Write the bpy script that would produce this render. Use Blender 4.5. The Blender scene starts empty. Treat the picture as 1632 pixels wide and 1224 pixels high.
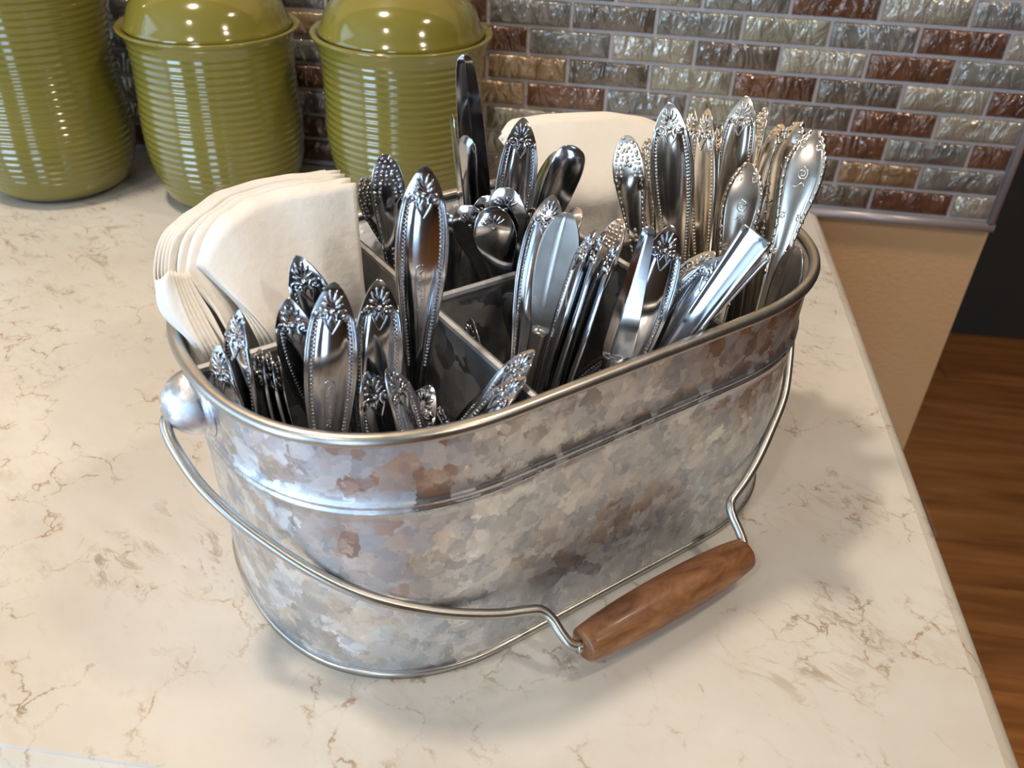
import bpy, bmesh, math, random
from mathutils import Vector, Matrix, noise
PI = math.pi
R_ = math.radians
SC = bpy.context.scene
COL = SC.collection
rng = random.Random(7)

# ------------------------------------------------------------------ camera
cam_d = bpy.data.cameras.new('camera')
cam = bpy.data.objects.new('camera', cam_d)
COL.objects.link(cam)
cam.location = (-0.3869, -0.8634, 0.3687)
cam.rotation_euler = (0.9443, -0.0403, 0.1252)
cam_d.sensor_width = 5.6
cam_d.lens = 1401.1 * 5.6 / 1632
cam_d.clip_start = 0.01
cam_d.clip_end = 50
cam_d.dof.use_dof = True
cam_d.dof.focus_distance = 0.47
cam_d.dof.aperture_fstop = 1.9
SC.camera = cam

# ------------------------------------------------------------------ view, world, lights
SC.view_settings.view_transform = 'Standard'
SC.view_settings.look = 'None'
SC.view_settings.gamma = 1.0
SC.view_settings.use_curve_mapping = False
SC.view_settings.exposure = 0.32
world = bpy.data.worlds.new('world')
SC.world = world
world.use_nodes = True
wbg = world.node_tree.nodes['Background']
wbg.inputs[0].default_value = (0.60, 0.78, 1.0, 1)
wbg.inputs[1].default_value = 1.2


def area(name, loc, aim, sx, sy, power, color, shape='RECTANGLE'):
    d = bpy.data.lights.new(name, 'AREA')
    d.shape = shape
    d.size = sx
    if shape in ('RECTANGLE', 'ELLIPSE'):
        d.size_y = sy
    d.energy = power
    d.color = color
    o = bpy.data.objects.new(name, d)
    COL.objects.link(o)
    o.location = loc
    o.rotation_euler = Vector(aim).to_track_quat('-Z', 'Y').to_euler()
    return o


DAY = (0.52, 0.75, 1.0)
WARM = (1.0, 0.845, 0.67)
# daylight standing in the window openings of the wall behind the camera and of the left wall
area('daylight_double_window', (-2.55, -3.02, 0.22), (0.25, 1, 0.02), 1.15, 1.95, 56, DAY)
area('daylight_narrow_window', (-0.62, -3.02, 0.22), (0, 1, 0.02), 0.50, 1.95, 13, DAY)
area('daylight_side_window', (-3.22, -1.5, 0.65), (1, 0.1, -0.1), 2.2, 1.6, 10, DAY)
LAMPS = [(-0.95, -0.40, 12.0), (0.35, -0.45, 5.0), (-0.95, -1.75, 6.0), (0.85, -1.50, 9.0)]
for lx, ly, lp in LAMPS:
    area('ceiling_downlight_glow', (lx, ly, 1.588), (0, 0, -1), 0.15, 0.15, lp, WARM, 'DISK')


# ------------------------------------------------------------------ materials
def mat(name, color=(.8, .8, .8), rough=.5, metal=0.0, spec=0.5, coat=0.0, coat_rough=.05):
    m = bpy.data.materials.new(name)
    m.use_nodes = True
    b = m.node_tree.nodes['Principled BSDF']
    b.inputs['Base Color'].default_value = (*color, 1)
    b.inputs['Roughness'].default_value = rough
    b.inputs['Metallic'].default_value = metal
    b.inputs['Specular IOR Level'].default_value = spec
    b.inputs['Coat Weight'].default_value = coat
    b.inputs['Coat Roughness'].default_value = coat_rough
    return m


def nt(m):
    return m.node_tree.nodes, m.node_tree.links, m.node_tree.nodes['Principled BSDF']


def node(m, kind, **kw):
    n = m.node_tree.nodes.new(kind)
    for k, v in kw.items():
        if k.startswith('i_'):
            n.inputs[k[2:].replace('_', ' ')].default_value = v
        else:
            setattr(n, k, v)
    return n


def ramp(m, stops, interp='LINEAR'):
    n = m.node_tree.nodes.new('ShaderNodeValToRGB')
    cr = n.color_ramp
    cr.interpolation = interp
    while len(cr.elements) < len(stops):
        cr.elements.new(0.5)
    for e, (p, c) in zip(cr.elements, stops):
        e.position = p
        e.color = (*c, 1) if len(c) == 3 else c
    return n


def math_node(m, op, a, b=None, clamp=False):
    n = m.node_tree.nodes.new('ShaderNodeMath')
    n.operation = op
    n.use_clamp = clamp
    for k, v in ((0, a), (1, b)):
        if v is None:
            continue
        if isinstance(v, (int, float)):
            n.inputs[k].default_value = v
        else:
            m.node_tree.links.new(v, n.inputs[k])
    return n.outputs[0]


def mixc(m, fac, a, b, blend='MIX'):
    n = m.node_tree.nodes.new('ShaderNodeMix')
    n.data_type = 'RGBA'
    n.blend_type = blend
    for idx, v in ((0, fac), (6, a), (7, b)):
        if isinstance(v, (int, float)):
            n.inputs[idx].default_value = v
        elif isinstance(v, tuple):
            n.inputs[idx].default_value = (*v, 1)
        else:
            m.node_tree.links.new(v, n.inputs[idx])
    return n.outputs[2]


def bump(m, height, strength, distance):
    n = node(m, 'ShaderNodeBump', i_Strength=strength, i_Distance=distance)
    m.node_tree.links.new(height, n.inputs['Height'])
    m.node_tree.links.new(n.outputs[0], m.node_tree.nodes['Principled BSDF'].inputs['Normal'])
    return n


def quartz():
    m = mat('quartz', (.78, .70, .58), .16, 0, .45)
    N, L, B = nt(m)
    tc = node(m, 'ShaderNodeTexCoord')
    mp = node(m, 'ShaderNodeMapping')
    mp.inputs['Rotation'].default_value = (0, 0, .6)
    L.new(tc.outputs['Object'], mp.inputs[0])
    warp = node(m, 'ShaderNodeTexNoise', i_Scale=14.0, i_Detail=6.0, i_Roughness=.62)
    L.new(mp.outputs[0], warp.inputs['Vector'])
    wv = node(m, 'ShaderNodeVectorMath', operation='MULTIPLY_ADD')
    L.new(warp.outputs['Color'], wv.inputs[0])
    wv.inputs[1].default_value = (.075, .075, .075)
    L.new(mp.outputs[0], wv.inputs[2])
    # vein network: the borders of warped cells, kept only in patches
    vo = node(m, 'ShaderNodeTexVoronoi', feature='DISTANCE_TO_EDGE', i_Scale=34.0)
    L.new(wv.outputs[0], vo.inputs['Vector'])
    vein = node(m, 'ShaderNodeMapRange', clamp=True)
    vein.inputs['From Min'].default_value = .004
    vein.inputs['From Max'].default_value = .045
    vein.inputs['To Min'].default_value = 1
    vein.inputs['To Max'].default_value = 0
    L.new(vo.outputs['Distance'], vein.inputs['Value'])
    patch = node(m, 'ShaderNodeTexNoise', i_Scale=15.0, i_Detail=3.0, i_Roughness=.6)
    L.new(mp.outputs[0], patch.inputs['Vector'])
    pr = ramp(m, [(.47, (0, 0, 0)), (.58, (1, 1, 1))])
    L.new(patch.outputs['Fac'], pr.inputs[0])
    st = node(m, 'ShaderNodeMapping')
    st.inputs['Scale'].default_value = (.55, 1.3, 1)
    L.new(mp.outputs[0], st.inputs[0])
    fine = node(m, 'ShaderNodeTexNoise', i_Scale=75.0, i_Detail=4.0, i_Roughness=.7)
    L.new(st.outputs[0], fine.inputs['Vector'])
    fr = ramp(m, [(.46, (0, 0, 0)), (.58, (1, 1, 1))])
    L.new(fine.outputs['Fac'], fr.inputs[0])
    v1 = math_node(m, 'MULTIPLY', vein.outputs[0], pr.outputs[0])
    v2a = math_node(m, 'MULTIPLY', v1, math_node(m, 'ADD', math_node(m, 'MULTIPLY', fr.outputs[0], .85), .15), True)
    # short smudged flecks gathered in clusters
    p2 = node(m, 'ShaderNodeTexNoise', i_Scale=9.0, i_Detail=3.0, i_Roughness=.65)
    o2 = node(m, 'ShaderNodeVectorMath', operation='ADD')
    L.new(mp.outputs[0], o2.inputs[0])
    o2.inputs[1].default_value = (3.7, 1.9, .4)
    L.new(o2.outputs[0], p2.inputs['Vector'])
    p2r = ramp(m, [(.51, (0, 0, 0)), (.63, (1, 1, 1))])
    L.new(p2.outputs['Fac'], p2r.inputs[0])
    f2 = node(m, 'ShaderNodeTexNoise', i_Scale=62.0, i_Detail=5.0, i_Roughness=.72, i_Distortion=1.0)
    L.new(st.outputs[0], f2.inputs['Vector'])
    f2r = ramp(m, [(.53, (0, 0, 0)), (.63, (1, 1, 1))])
    L.new(f2.outputs['Fac'], f2r.inputs[0])
    fleck = math_node(m, 'MULTIPLY', p2r.outputs[0], math_node(m, 'MULTIPLY', f2r.outputs[0], .8))
    v2 = math_node(m, 'MAXIMUM', v2a, fleck)
    halo = math_node(m, 'MULTIPLY', math_node(m, 'MAXIMUM', pr.outputs[0], p2r.outputs[0]), math_node(m, 'MULTIPLY', fr.outputs[0], .16))
    cloud = node(m, 'ShaderNodeTexNoise', i_Scale=7.0, i_Detail=5.0, i_Roughness=.6)
    L.new(tc.outputs['Object'], cloud.inputs['Vector'])
    cr = ramp(m, [(.34, (.60, .562, .50)), (.66, (.70, .672, .615))])
    L.new(cloud.outputs['Fac'], cr.inputs[0])
    tone = node(m, 'ShaderNodeTexNoise', i_Scale=16.0, i_Detail=2.0)
    L.new(mp.outputs[0], tone.inputs['Vector'])
    tr = ramp(m, [(.4, (.33, .205, .095)), (.6, (.25, .20, .145))])
    L.new(tone.outputs['Fac'], tr.inputs[0])
    c1 = mixc(m, halo, cr.outputs[0], (.52, .40, .26))
    c2 = mixc(m, math_node(m, 'MULTIPLY', v2, .82), c1, tr.outputs[0])
    L.new(c2, B.inputs['Base Color'])
    return m


def galvanised(name, scale=1.0, dark=1.0, rough=.27, tilt=.16):
    m = mat(name, (.6, .6, .6), rough, 1.0)
    N, L, B = nt(m)
    tc = node(m, 'ShaderNodeTexCoord')
    wn = node(m, 'ShaderNodeTexNoise', i_Scale=70.0 * scale, i_Detail=4.0, i_Roughness=.65)
    L.new(tc.outputs['Object'], wn.inputs['Vector'])
    wv = node(m, 'ShaderNodeVectorMath', operation='MULTIPLY_ADD')
    L.new(wn.outputs['Color'], wv.inputs[0])
    wv.inputs[1].default_value = (.016, .016, .016)
    L.new(tc.outputs['Object'], wv.inputs[2])
    vo = node(m, 'ShaderNodeTexVoronoi', i_Scale=105.0 * scale)
    vo2 = node(m, 'ShaderNodeTexVoronoi', i_Scale=46.0 * scale)
    for v in (vo, vo2):
        L.new(wv.outputs[0], v.inputs['Vector'])
    sep = node(m, 'ShaderNodeSeparateColor')
    L.new(vo.outputs['Color'], sep.inputs[0])
    sep2 = node(m, 'ShaderNodeSeparateColor')
    L.new(vo2.outputs['Color'], sep2.inputs[0])
    mixed = math_node(m, 'ADD', math_node(m, 'MULTIPLY', sep.outputs[0], .5), math_node(m, 'MULTIPLY', sep2.outputs[0], .5))
    cr = ramp(m, [(.15, (.41 * dark, .425 * dark, .45 * dark)), (.5, (.54 * dark, .555 * dark, .575 * dark)), (.85, (.69 * dark, .70 * dark, .71 * dark))])
    L.new(mixed, cr.inputs[0])
    L.new(cr.outputs[0], B.inputs['Base Color'])
    rr = node(m, 'ShaderNodeMapRange')
    rr.inputs['To Min'].default_value = rough - .10
    rr.inputs['To Max'].default_value = rough + .16
    L.new(sep2.outputs[1], rr.inputs['Value'])
    L.new(rr.outputs[0], B.inputs['Roughness'])
    # each zinc crystal reflects in a slightly different direction
    addc = node(m, 'ShaderNodeVectorMath', operation='ADD')
    L.new(vo.outputs['Color'], addc.inputs[0])
    L.new(vo2.outputs['Color'], addc.inputs[1])
    sub = node(m, 'ShaderNodeVectorMath', operation='SUBTRACT')
    L.new(addc.outputs[0], sub.inputs[0])
    sub.inputs[1].default_value = (1, 1, 1)
    geo = node(m, 'ShaderNodeNewGeometry')
    ma = node(m, 'ShaderNodeVectorMath', operation='MULTIPLY_ADD')
    L.new(sub.outputs[0], ma.inputs[0])
    ma.inputs[1].default_value = (tilt, tilt, tilt)
    L.new(geo.outputs['Normal'], ma.inputs[2])
    nn = node(m, 'ShaderNodeVectorMath', operation='NORMALIZE')
    L.new(ma.outputs[0], nn.inputs[0])
    L.new(nn.outputs[0], B.inputs['Normal'])
    return m


def glass_tile(name, c0, c1, metal=.25):
    m = mat(name, c0, .10, metal, .6, .8, .04)
    N, L, B = nt(m)
    oi = node(m, 'ShaderNodeObjectInfo')
    tc = node(m, 'ShaderNodeTexCoord')
    off = node(m, 'ShaderNodeVectorMath', operation='MULTIPLY_ADD')
    L.new(oi.outputs['Random'], off.inputs[0])
    off.inputs[1].default_value = (3.1, 1.7, 2.3)
    L.new(tc.outputs['Object'], off.inputs[2])
    mp = node(m, 'ShaderNodeMapping')
    mp.inputs['Rotation'].default_value = (0, .75, 0)
    mp.inputs['Scale'].default_value = (1.0, 1.0, .50)
    L.new(off.outputs[0], mp.inputs[0])
    n1 = node(m, 'ShaderNodeTexNoise', i_Scale=62.0, i_Detail=3.5, i_Roughness=.5, i_Distortion=1.3)
    L.new(mp.outputs[0], n1.inputs['Vector'])
    n2 = node(m, 'ShaderNodeTexNoise', i_Scale=38.0, i_Detail=3.0, i_Roughness=.6)
    L.new(mp.outputs[0], n2.inputs['Vector'])
    r = ramp(m, [(.36, c0), (.64, c1)])
    L.new(n2.outputs['Fac'], r.inputs[0])
    L.new(r.outputs[0], B.inputs['Base Color'])
    bp = bump(m, n1.outputs['Fac'], .8, .008)
    L.new(bp.outputs[0], B.inputs['Coat Normal'])
    return m


def wood(name, stops, scale, stretch, rough, axis='X', coat=.0):
    m = mat(name, (.4, .2, .1), rough, 0, .5, coat, .15)
    N, L, B = nt(m)
    tc = node(m, 'ShaderNodeTexCoord')
    oi = node(m, 'ShaderNodeObjectInfo')
    off = node(m, 'ShaderNodeVectorMath', operation='MULTIPLY_ADD')
    L.new(oi.outputs['Random'], off.inputs[0])
    off.inputs[1].default_value = (5.3, 2.7, 1.9)
    L.new(tc.outputs['Object'], off.inputs[2])
    mp = node(m, 'ShaderNodeMapping')
    s = [1.0, 1.0, 1.0]
    s['XYZ'.index(axis)] = stretch
    mp.inputs['Scale'].default_value = s
    L.new(off.outputs[0], mp.inputs[0])
    n1 = node(m, 'ShaderNodeTexNoise', i_Scale=scale, i_Detail=6.0, i_Roughness=.6, i_Distortion=1.2)
    L.new(mp.outputs[0], n1.inputs['Vector'])
    r = ramp(m, stops)
    L.new(n1.outputs['Fac'], r.inputs[0])
    n2 = node(m, 'ShaderNodeTexNoise', i_Scale=scale * 5, i_Detail=3.0)
    L.new(mp.outputs[0], n2.inputs['Vector'])
    c = mixc(m, .35, r.outputs[0], n2.outputs['Fac'], 'OVERLAY')
    L.new(c, B.inputs['Base Color'])
    bump(m, n2.outputs['Fac'], .12, .001)
    return m


def plaster(name, color, rough=.6, sc=260.0, st=.25):
    m = mat(name, color, rough, 0, .3)
    tc = node(m, 'ShaderNodeTexCoord')
    n1 = node(m, 'ShaderNodeTexNoise', i_Scale=sc, i_Detail=2.0)
    m.node_tree.links.new(tc.outputs['Object'], n1.inputs['Vector'])
    bump(m, n1.outputs['Fac'], st, .002)
    return m


def paper():
    m = mat('napkin_paper', (.86, .82, .75), .85, 0, .15)
    N, L, B = nt(m)
    B.inputs['Subsurface Weight'].default_value = .25
    B.inputs['Subsurface Radius'].default_value = (.010, .008, .006)
    B.inputs['Subsurface Scale'].default_value = .5
    tc = node(m, 'ShaderNodeTexCoord')
    n1 = node(m, 'ShaderNodeTexNoise', i_Scale=170.0, i_Detail=3.0, i_Roughness=.6)
    L.new(tc.outputs['Object'], n1.inputs['Vector'])
    n2 = node(m, 'ShaderNodeTexNoise', i_Scale=45.0, i_Detail=2.0)
    L.new(tc.outputs['Object'], n2.inputs['Vector'])
    h = math_node(m, 'ADD', n1.outputs['Fac'], n2.outputs['Fac'])
    bump(m, h, .35, .0016)
    return m


def steel(name, color, rough):
    m = mat(name, color, rough, 1.0)
    N, L, B = nt(m)
    tc = node(m, 'ShaderNodeTexCoord')
    n1 = node(m, 'ShaderNodeTexNoise', i_Scale=60.0, i_Detail=4.0, i_Roughness=.7)
    L.new(tc.outputs['Object'], n1.inputs['Vector'])
    mr = node(m, 'ShaderNodeMapRange')
    mr.inputs['To Min'].default_value = rough * .7
    mr.inputs['To Max'].default_value = rough * 1.5
    L.new(n1.outputs['Fac'], mr.inputs['Value'])
    L.new(mr.outputs[0], B.inputs['Roughness'])
    return m


M = {}
M['quartz'] = quartz()
M['zinc'] = galvanised('galvanised_steel', 1.85, 1.22, .40, .11)
M['zinc_dull'] = galvanised('dull_galvanised_steel', 1.2, .85, .45, .06)
M['wire'] = steel('galvanised_wire', (.55, .54, .51), .30)
M['steel'] = steel('stainless_steel', (.52, .53, .56), .11)
M['warm'] = steel('silver_plate', (.80, .74, .66), .17)
M['tarnish'] = steel('tarnished_steel', (.40, .38, .36), .22)
M['grip'] = wood('mango_wood', [(.3, (.12, .042, .014)), (.48, (.25, .098, .034)), (.7, (.38, .175, .070))], 75, .40, .42, 'X', .15)
M['plank'] = wood('floor_wood', [(.3, (.20, .066, .018)), (.5, (.37, .135, .036)), (.72, (.50, .20, .060))], 14, .10, .26, 'X', .35)
M['paper'] = paper()
M['green'] = mat('olive_glaze', (.185, .158, .026), .13, 0, .6, .5, .05)
M['foot'] = mat('unglazed_foot', (.10, .075, .05), .8)
M['beige'] = plaster('beige_paint', (.60, .375, .19))
M['room'] = plaster('room_paint', (.15, .12, .09))
M['ceil'] = plaster('ceiling_paint', (.36, .34, .31), .8)
M['dark_wall'] = plaster('dark_paint', (.045, .045, .042), .5)
M['grout'] = plaster('grout', (.48, .43, .42), .8, 700, .5)
M['trim'] = mat('metal_trim', (.42, .37, .37), .35, .35)
M['white'] = mat('white_gloss_paint', (.75, .74, .72), .35)
M['cab'] = mat('cabinet_paint', (.30, .20, .12), .4)
M['bulb'] = mat('lamp_trim', (.8, .78, .74), .4)
TILE = {
    'S': glass_tile('tile_silver', (.29, .26, .20), (.43, .395, .32), .3),
    'L': glass_tile('tile_sage', (.25, .235, .18), (.39, .37, .29), .3),
    'G': glass_tile('tile_slate', (.15, .145, .13), (.27, .26, .235), .3),
    'D': glass_tile('tile_taupe', (.105, .085, .068), (.20, .165, .135), .3),
    'B': glass_tile('tile_brown', (.10, .045, .026), (.20, .10, .062), .3),
    'T': glass_tile('tile_tan', (.25, .16, .085), (.36, .25, .145), .3),
}


# ------------------------------------------------------------------ mesh helpers
def link(name, me, m=None, parent=None, smooth=False):
    o = bpy.data.objects.new(name, me)
    COL.objects.link(o)
    if m is not None and not me.materials:
        me.materials.append(m)
    if smooth:
        for p in me.polygons:
            p.use_smooth = True
    if parent is not None:
        o.parent = parent
    return o


def mesh(name, verts, faces):
    me = bpy.data.meshes.new(name)
    me.from_pydata([tuple(v) for v in verts], [], faces)
    me.update()
    return me


def fix_normals(me):
    bm = bmesh.new()
    bm.from_mesh(me)
    bmesh.ops.recalc_face_normals(bm, faces=bm.faces)
    bm.to_mesh(me)
    bm.free()
    return me


def thing(name, label, cat, loc=(0, 0, 0), rotz=0.0, group=None):
    o = bpy.data.objects.new(name, None)
    o.empty_display_size = .02
    COL.objects.link(o)
    o.location = loc
    o.rotation_euler = (0, 0, rotz)
    return tag(o, label, cat, group)


def tag(o, label, cat, group=None):
    o['label'] = label
    o['category'] = cat
    if group:
        o['group'] = group
    return o


def struct(o):
    o['kind'] = 'structure'
    return o


def box_mesh(name, x0, x1, y0, y1, z0, z1, bev=0.0, seg=1):
    bm = bmesh.new()
    bmesh.ops.create_cube(bm, size=1)
    for v in bm.verts:
        v.co = Vector(((x0 + x1) / 2 + v.co.x * (x1 - x0), (y0 + y1) / 2 + v.co.y * (y1 - y0), (z0 + z1) / 2 + v.co.z * (z1 - z0)))
    if bev:
        bmesh.ops.bevel(bm, geom=bm.edges[:], offset=bev, segments=seg, affect='EDGES', profile=.5)
    me = bpy.data.meshes.new(name)
    bm.to_mesh(me)
    bm.free()
    return me


def lathe(name, prof, seg=64, closed=False):
    """prof: list of (r, z) from bottom to top; r=0 closes to a pole"""
    verts, faces, rows = [], [], []
    for r, z in prof:
        if r < 1e-6:
            rows.append([len(verts)])
            verts.append((0, 0, z))
        else:
            rows.append(list(range(len(verts), len(verts) + seg)))
            for i in range(seg):
                a = 2 * PI * i / seg
                verts.append((r * math.cos(a), r * math.sin(a), z))
    for a, b in zip(rows[:-1], rows[1:]):
        for i in range(seg):
            j = (i + 1) % seg
            if len(a) == 1 and len(b) == 1:
                continue
            if len(a) == 1:
                faces.append((a[0], b[j], b[i]))
            elif len(b) == 1:
                faces.append((a[i], a[j], b[0]))
            else:
                faces.append((a[i], a[j], b[j], b[i]))
    return fix_normals(mesh(name, verts, faces))


def tube(name, pts, rad, seg=12, closed=False, caps=True):
    pts = [Vector(p) for p in pts]
    n = len(pts)
    tang = []
    for i in range(n):
        a = pts[(i - 1) % n] if closed or i > 0 else pts[i]
        b = pts[(i + 1) % n] if closed or i < n - 1 else pts[i]
        tang.append((b - a).normalized())
    up = Vector((0, 0, 1))
    if abs(tang[0].dot(up)) > .95:
        up = Vector((1, 0, 0))
    nrm = (up - tang[0] * up.dot(tang[0])).normalized()
    verts, faces = [], []
    for i in range(n):
        nrm = (nrm - tang[i] * nrm.dot(tang[i])).normalized()
        bi = tang[i].cross(nrm)
        r = rad[i] if isinstance(rad, (list, tuple)) else rad
        for k in range(seg):
            a = 2 * PI * k / seg
            verts.append(pts[i] + (nrm * math.cos(a) + bi * math.sin(a)) * r)
    for i in range(n if closed else n - 1):
        i2 = (i + 1) % n
        for k in range(seg):
            k2 = (k + 1) % seg
            faces.append((i * seg + k, i * seg + k2, i2 * seg + k2, i2 * seg + k))
    if not closed and caps:
        faces.append(tuple(range(seg))[::-1])
        faces.append(tuple(range((n - 1) * seg, n * seg)))
    return fix_normals(mesh(name, verts, faces))


def catmull(pts, per):
    P = [Vector(p) for p in pts]
    P = [P[0] * 2 - P[1]] + P + [P[-1] * 2 - P[-2]]
    out = []
    for i in range(1, len(P) - 2):
        p0, p1, p2, p3 = P[i - 1:i + 3]
        for k in range(per):
            t = k / per
            out.append(.5 * ((2 * p1) + (p2 - p0) * t + (2 * p0 - 5 * p1 + 4 * p2 - p3) * t * t + (3 * p1 - p0 - 3 * p2 + p3) * t ** 3))
    out.append(P[-2])
    return out


def lerp_tab(tab, t):
    if t <= tab[0][0]:
        return tab[0][1]
    for (a, va), (b, vb) in zip(tab[:-1], tab[1:]):
        if t <= b:
            f = (t - a) / (b - a)
            f2 = f
            return va + (vb - va) * f2
    return tab[-1][1]


# ------------------------------------------------------------------ the setting
TX, TP, TH, TZ0 = 0.0, 0.0785, 0.0255, 0.0038          # tile field: right end, pitch, row height, foot
X_EDGE, Y_EDGE = -0.1756, -0.6680                       # countertop step lines
FLOOR = -0.90
CEIL = 1.60

wall_back = struct(link('wall_back', box_mesh('wall_back', -3.3, .0075, .0062, .13, FLOOR, CEIL, 0), M['beige']))
link('grout', box_mesh('grout', -1.9, TX, .0022, .0062, TZ0 - .003, TZ0 + 12 * TH + .001), M['grout'], wall_back)
# left wall around its wide window opening
for y0, y1, z0, z1 in [(-3.2, .13, FLOOR, -.15), (-3.2, .13, 1.45, CEIL), (-3.2, -2.6, -.15, 1.45), (-.4, .13, -.15, 1.45)]:
    struct(link('wall_left', box_mesh('wall_left', -3.42, -3.3, y0, y1, z0, z1), M['room']))
# wall behind the camera with two window openings
for x0, x1, z0, z1 in [(-3.42, -3.15, FLOOR, CEIL), (-1.95, -.92, FLOOR, CEIL), (-.32, 3.1, FLOOR, CEIL),
                       (-3.15, -1.95, FLOOR, -.78), (-3.15, -1.95, 1.22, CEIL), (-.92, -.32, FLOOR, -.78), (-.92, -.32, 1.22, CEIL)]:
    struct(link('wall_front', box_mesh('wall_front', x0, x1, -3.2, -3.08, z0, z1), M['room']))
for x0, x1, nm in [(-3.15, -1.95, 'window_1'), (-.92, -.32, 'window_2')]:
    bars = []
    w = struct(link(nm, box_mesh(nm, x0, x1, -3.13, -3.11, -.78, -.74), M['white']))
    link('frame', box_mesh('frame', x0, x1, -3.13, -3.11, 1.18, 1.22), M['white'], w)
    link('frame', box_mesh('frame', x0, x0 + .04, -3.13, -3.11, -.74, 1.18), M['white'], w)
    link('frame', box_mesh('frame', x1 - .04, x1, -3.13, -3.11, -.74, 1.18), M['white'], w)
struct(link('wall_right', box_mesh('wall_right', 3.1, 3.22, -3.2, 1.46, FLOOR, CEIL), M['dark_wall']))
struct(link('wall_hall', box_mesh('wall_hall', -.2, 3.22, 1.345, 1.46, FLOOR, CEIL), M['dark_wall']))
struct(link('ceiling', box_mesh('ceiling', -3.42, 3.22, -3.2, 1.46, CEIL, CEIL + .1), M['ceil']))
floor = struct(link('floor', box_mesh('floor', -3.42, 3.22, -3.2, 1.46, FLOOR - .06, FLOOR - .009), M['cab']))
plank_me = [box_mesh('plank', -.599, .599, -.0595, .0595, -.009, 0, .0012) for _ in range(1)][0]
plank_me.materials.append(M['plank'])
row = 0
yy = 1.29
while yy > -3.1:
    xx = -2.9 + ((row * 37) % 100) / 100.0 * 1.2
    while xx < 3.3:
        if not (yy > .2 and xx < -.5):
            o = link('plank', plank_me, None, floor)
            o.location = (xx, yy, FLOOR)
        xx += 1.2
    yy -= .12
    row += 1

# backsplash tiles (pieces of wall_back)
PATTERN = {
    0: 'SBDGTBSDGB', 1: 'GTDBSGLDBT', 2: 'BGBLDGSTBG', 3: 'SBDLGBTDBS', 4: 'BSDBLDTBDG',
    5: 'GBSDSGBDTB', 6: 'SBGLGDGBDG', 7: 'GSBGSDGBSD', 8: 'BGSDBGLDGS', 9: 'GSDBGSBGDL', 10: 'SDGBSGLBDG', 11: 'GBSGDBSGBD'}


def tile_mesh(hw, hh, seed):
    r = random.Random(seed)
    nx, nz = (9, 4) if hw > .03 else (5, 4)
    xs = [-hw, -hw + .0018] + [-hw + .0018 + (2 * hw - .0036) * i / (nx - 1) for i in range(1, nx - 1)] + [hw - .0018, hw]
    zs = [-hh, -hh + .0018] + [-hh + .0018 + (2 * hh - .0036) * i / (nz - 1) for i in range(1, nz - 1)] + [hh - .0018, hh]
    verts, faces = [], []
    W = len(xs)
    for j, z in enumerate(zs):
        for i, x in enumerate(xs):
            edge = i in (0, W - 1) or j in (0, len(zs) - 1)
            y = .0012 if edge else -.0006 + r.uniform(-.0007, .0006)
            verts.append((x, y, z))
    for j in range(len(zs) - 1):
        for i in range(W - 1):
            a = j * W + i
            faces.append((a, a + 1, a + W + 1, a + W))
    # sides back into the grout
    ring = [i for i in range(W)] + [j * W + W - 1 for j in range(1, len(zs))] + [(len(zs) - 1) * W + i for i in range(W - 2, -1, -1)] + [j * W for j in range(len(zs) - 2, 0, -1)]
    base = len(verts)
    for k in ring:
        v = verts[k]
        verts.append((v[0], .0055, v[2]))
    n = len(ring)
    for k in range(n):
        k2 = (k + 1) % n
        faces.append((ring[k2], ring[k], base + k, base + k2))
    return mesh('tile', verts, faces)


GAP = .0034
TM = {}
for k in range(12):
    pos = 0.0
    first = True
    idx = 0
    while pos < 1.32:
        w = TP / 2 if (first and k % 2 == 0) else TP
        code = PATTERN[k][idx] if idx < len(PATTERN[k]) else rng.choice('SGDBTLGDB')
        key = (code, w, rng.randrange(3))
        if key not in TM:
            me = tile_mesh((w - GAP) / 2, (TH - GAP) / 2, hash((code, w > .05, key[2])) % 1000 if False else ord(code) * 7 + key[2] * 31 + int(w * 1000))
            me.materials.append(TILE[code])
            for p in me.polygons:
                p.use_smooth = len(p.vertices) == 4 and p.index < (6 * 11)
            TM[key] = me
        o = link('tile', TM[key], None, wall_back)
        o.location = (TX - pos - w / 2, 0, TZ0 + (k + .5) * TH)
        pos += w
        idx += 1
        first = False


def pencil(name, p0, p1, out, r=.0042):
    """half-round trim bar between two points, bulging towards -Y"""
    prof = [(0, .0062)] + [(r * math.cos(a), .0015 - .0045 * math.sin(a)) for a in [PI * i / 8 for i in range(9)]]
    prof = [(r, .0062)] + [(r * math.cos(PI * i / 8), .0010 - .0042 * math.sin(PI * i / 8)) for i in range(9)] + [(-r, .0062)]
    verts, faces = [], []
    p0, p1 = Vector(p0), Vector(p1)
    side = Vector(out)
    for p in (p0, p1):
        for s, y in prof:
            q = p + side * s
            verts.append((q.x, y, q.z))
    n = len(prof)
    for i in range(n - 1):
        faces.append((i, i + 1, n + i + 1, n + i))
    faces.append(tuple(range(n)))
    faces.append(tuple(range(2 * n - 1, n - 1, -1)))
    return fix_normals(mesh(name, verts, faces))


struct(link('trim_1', pencil('trim_1', (-.176, 0, -.0026), (.0076, 0, -.0026), (0, 0, 1), .0050), M['trim'], None, True))
struct(link('trim_2', pencil('trim_2', (.0036, 0, .0024), (.0036, 0, TZ0 + 12 * TH), (1, 0, 0), .0040), M['trim'], None, True))


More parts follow.
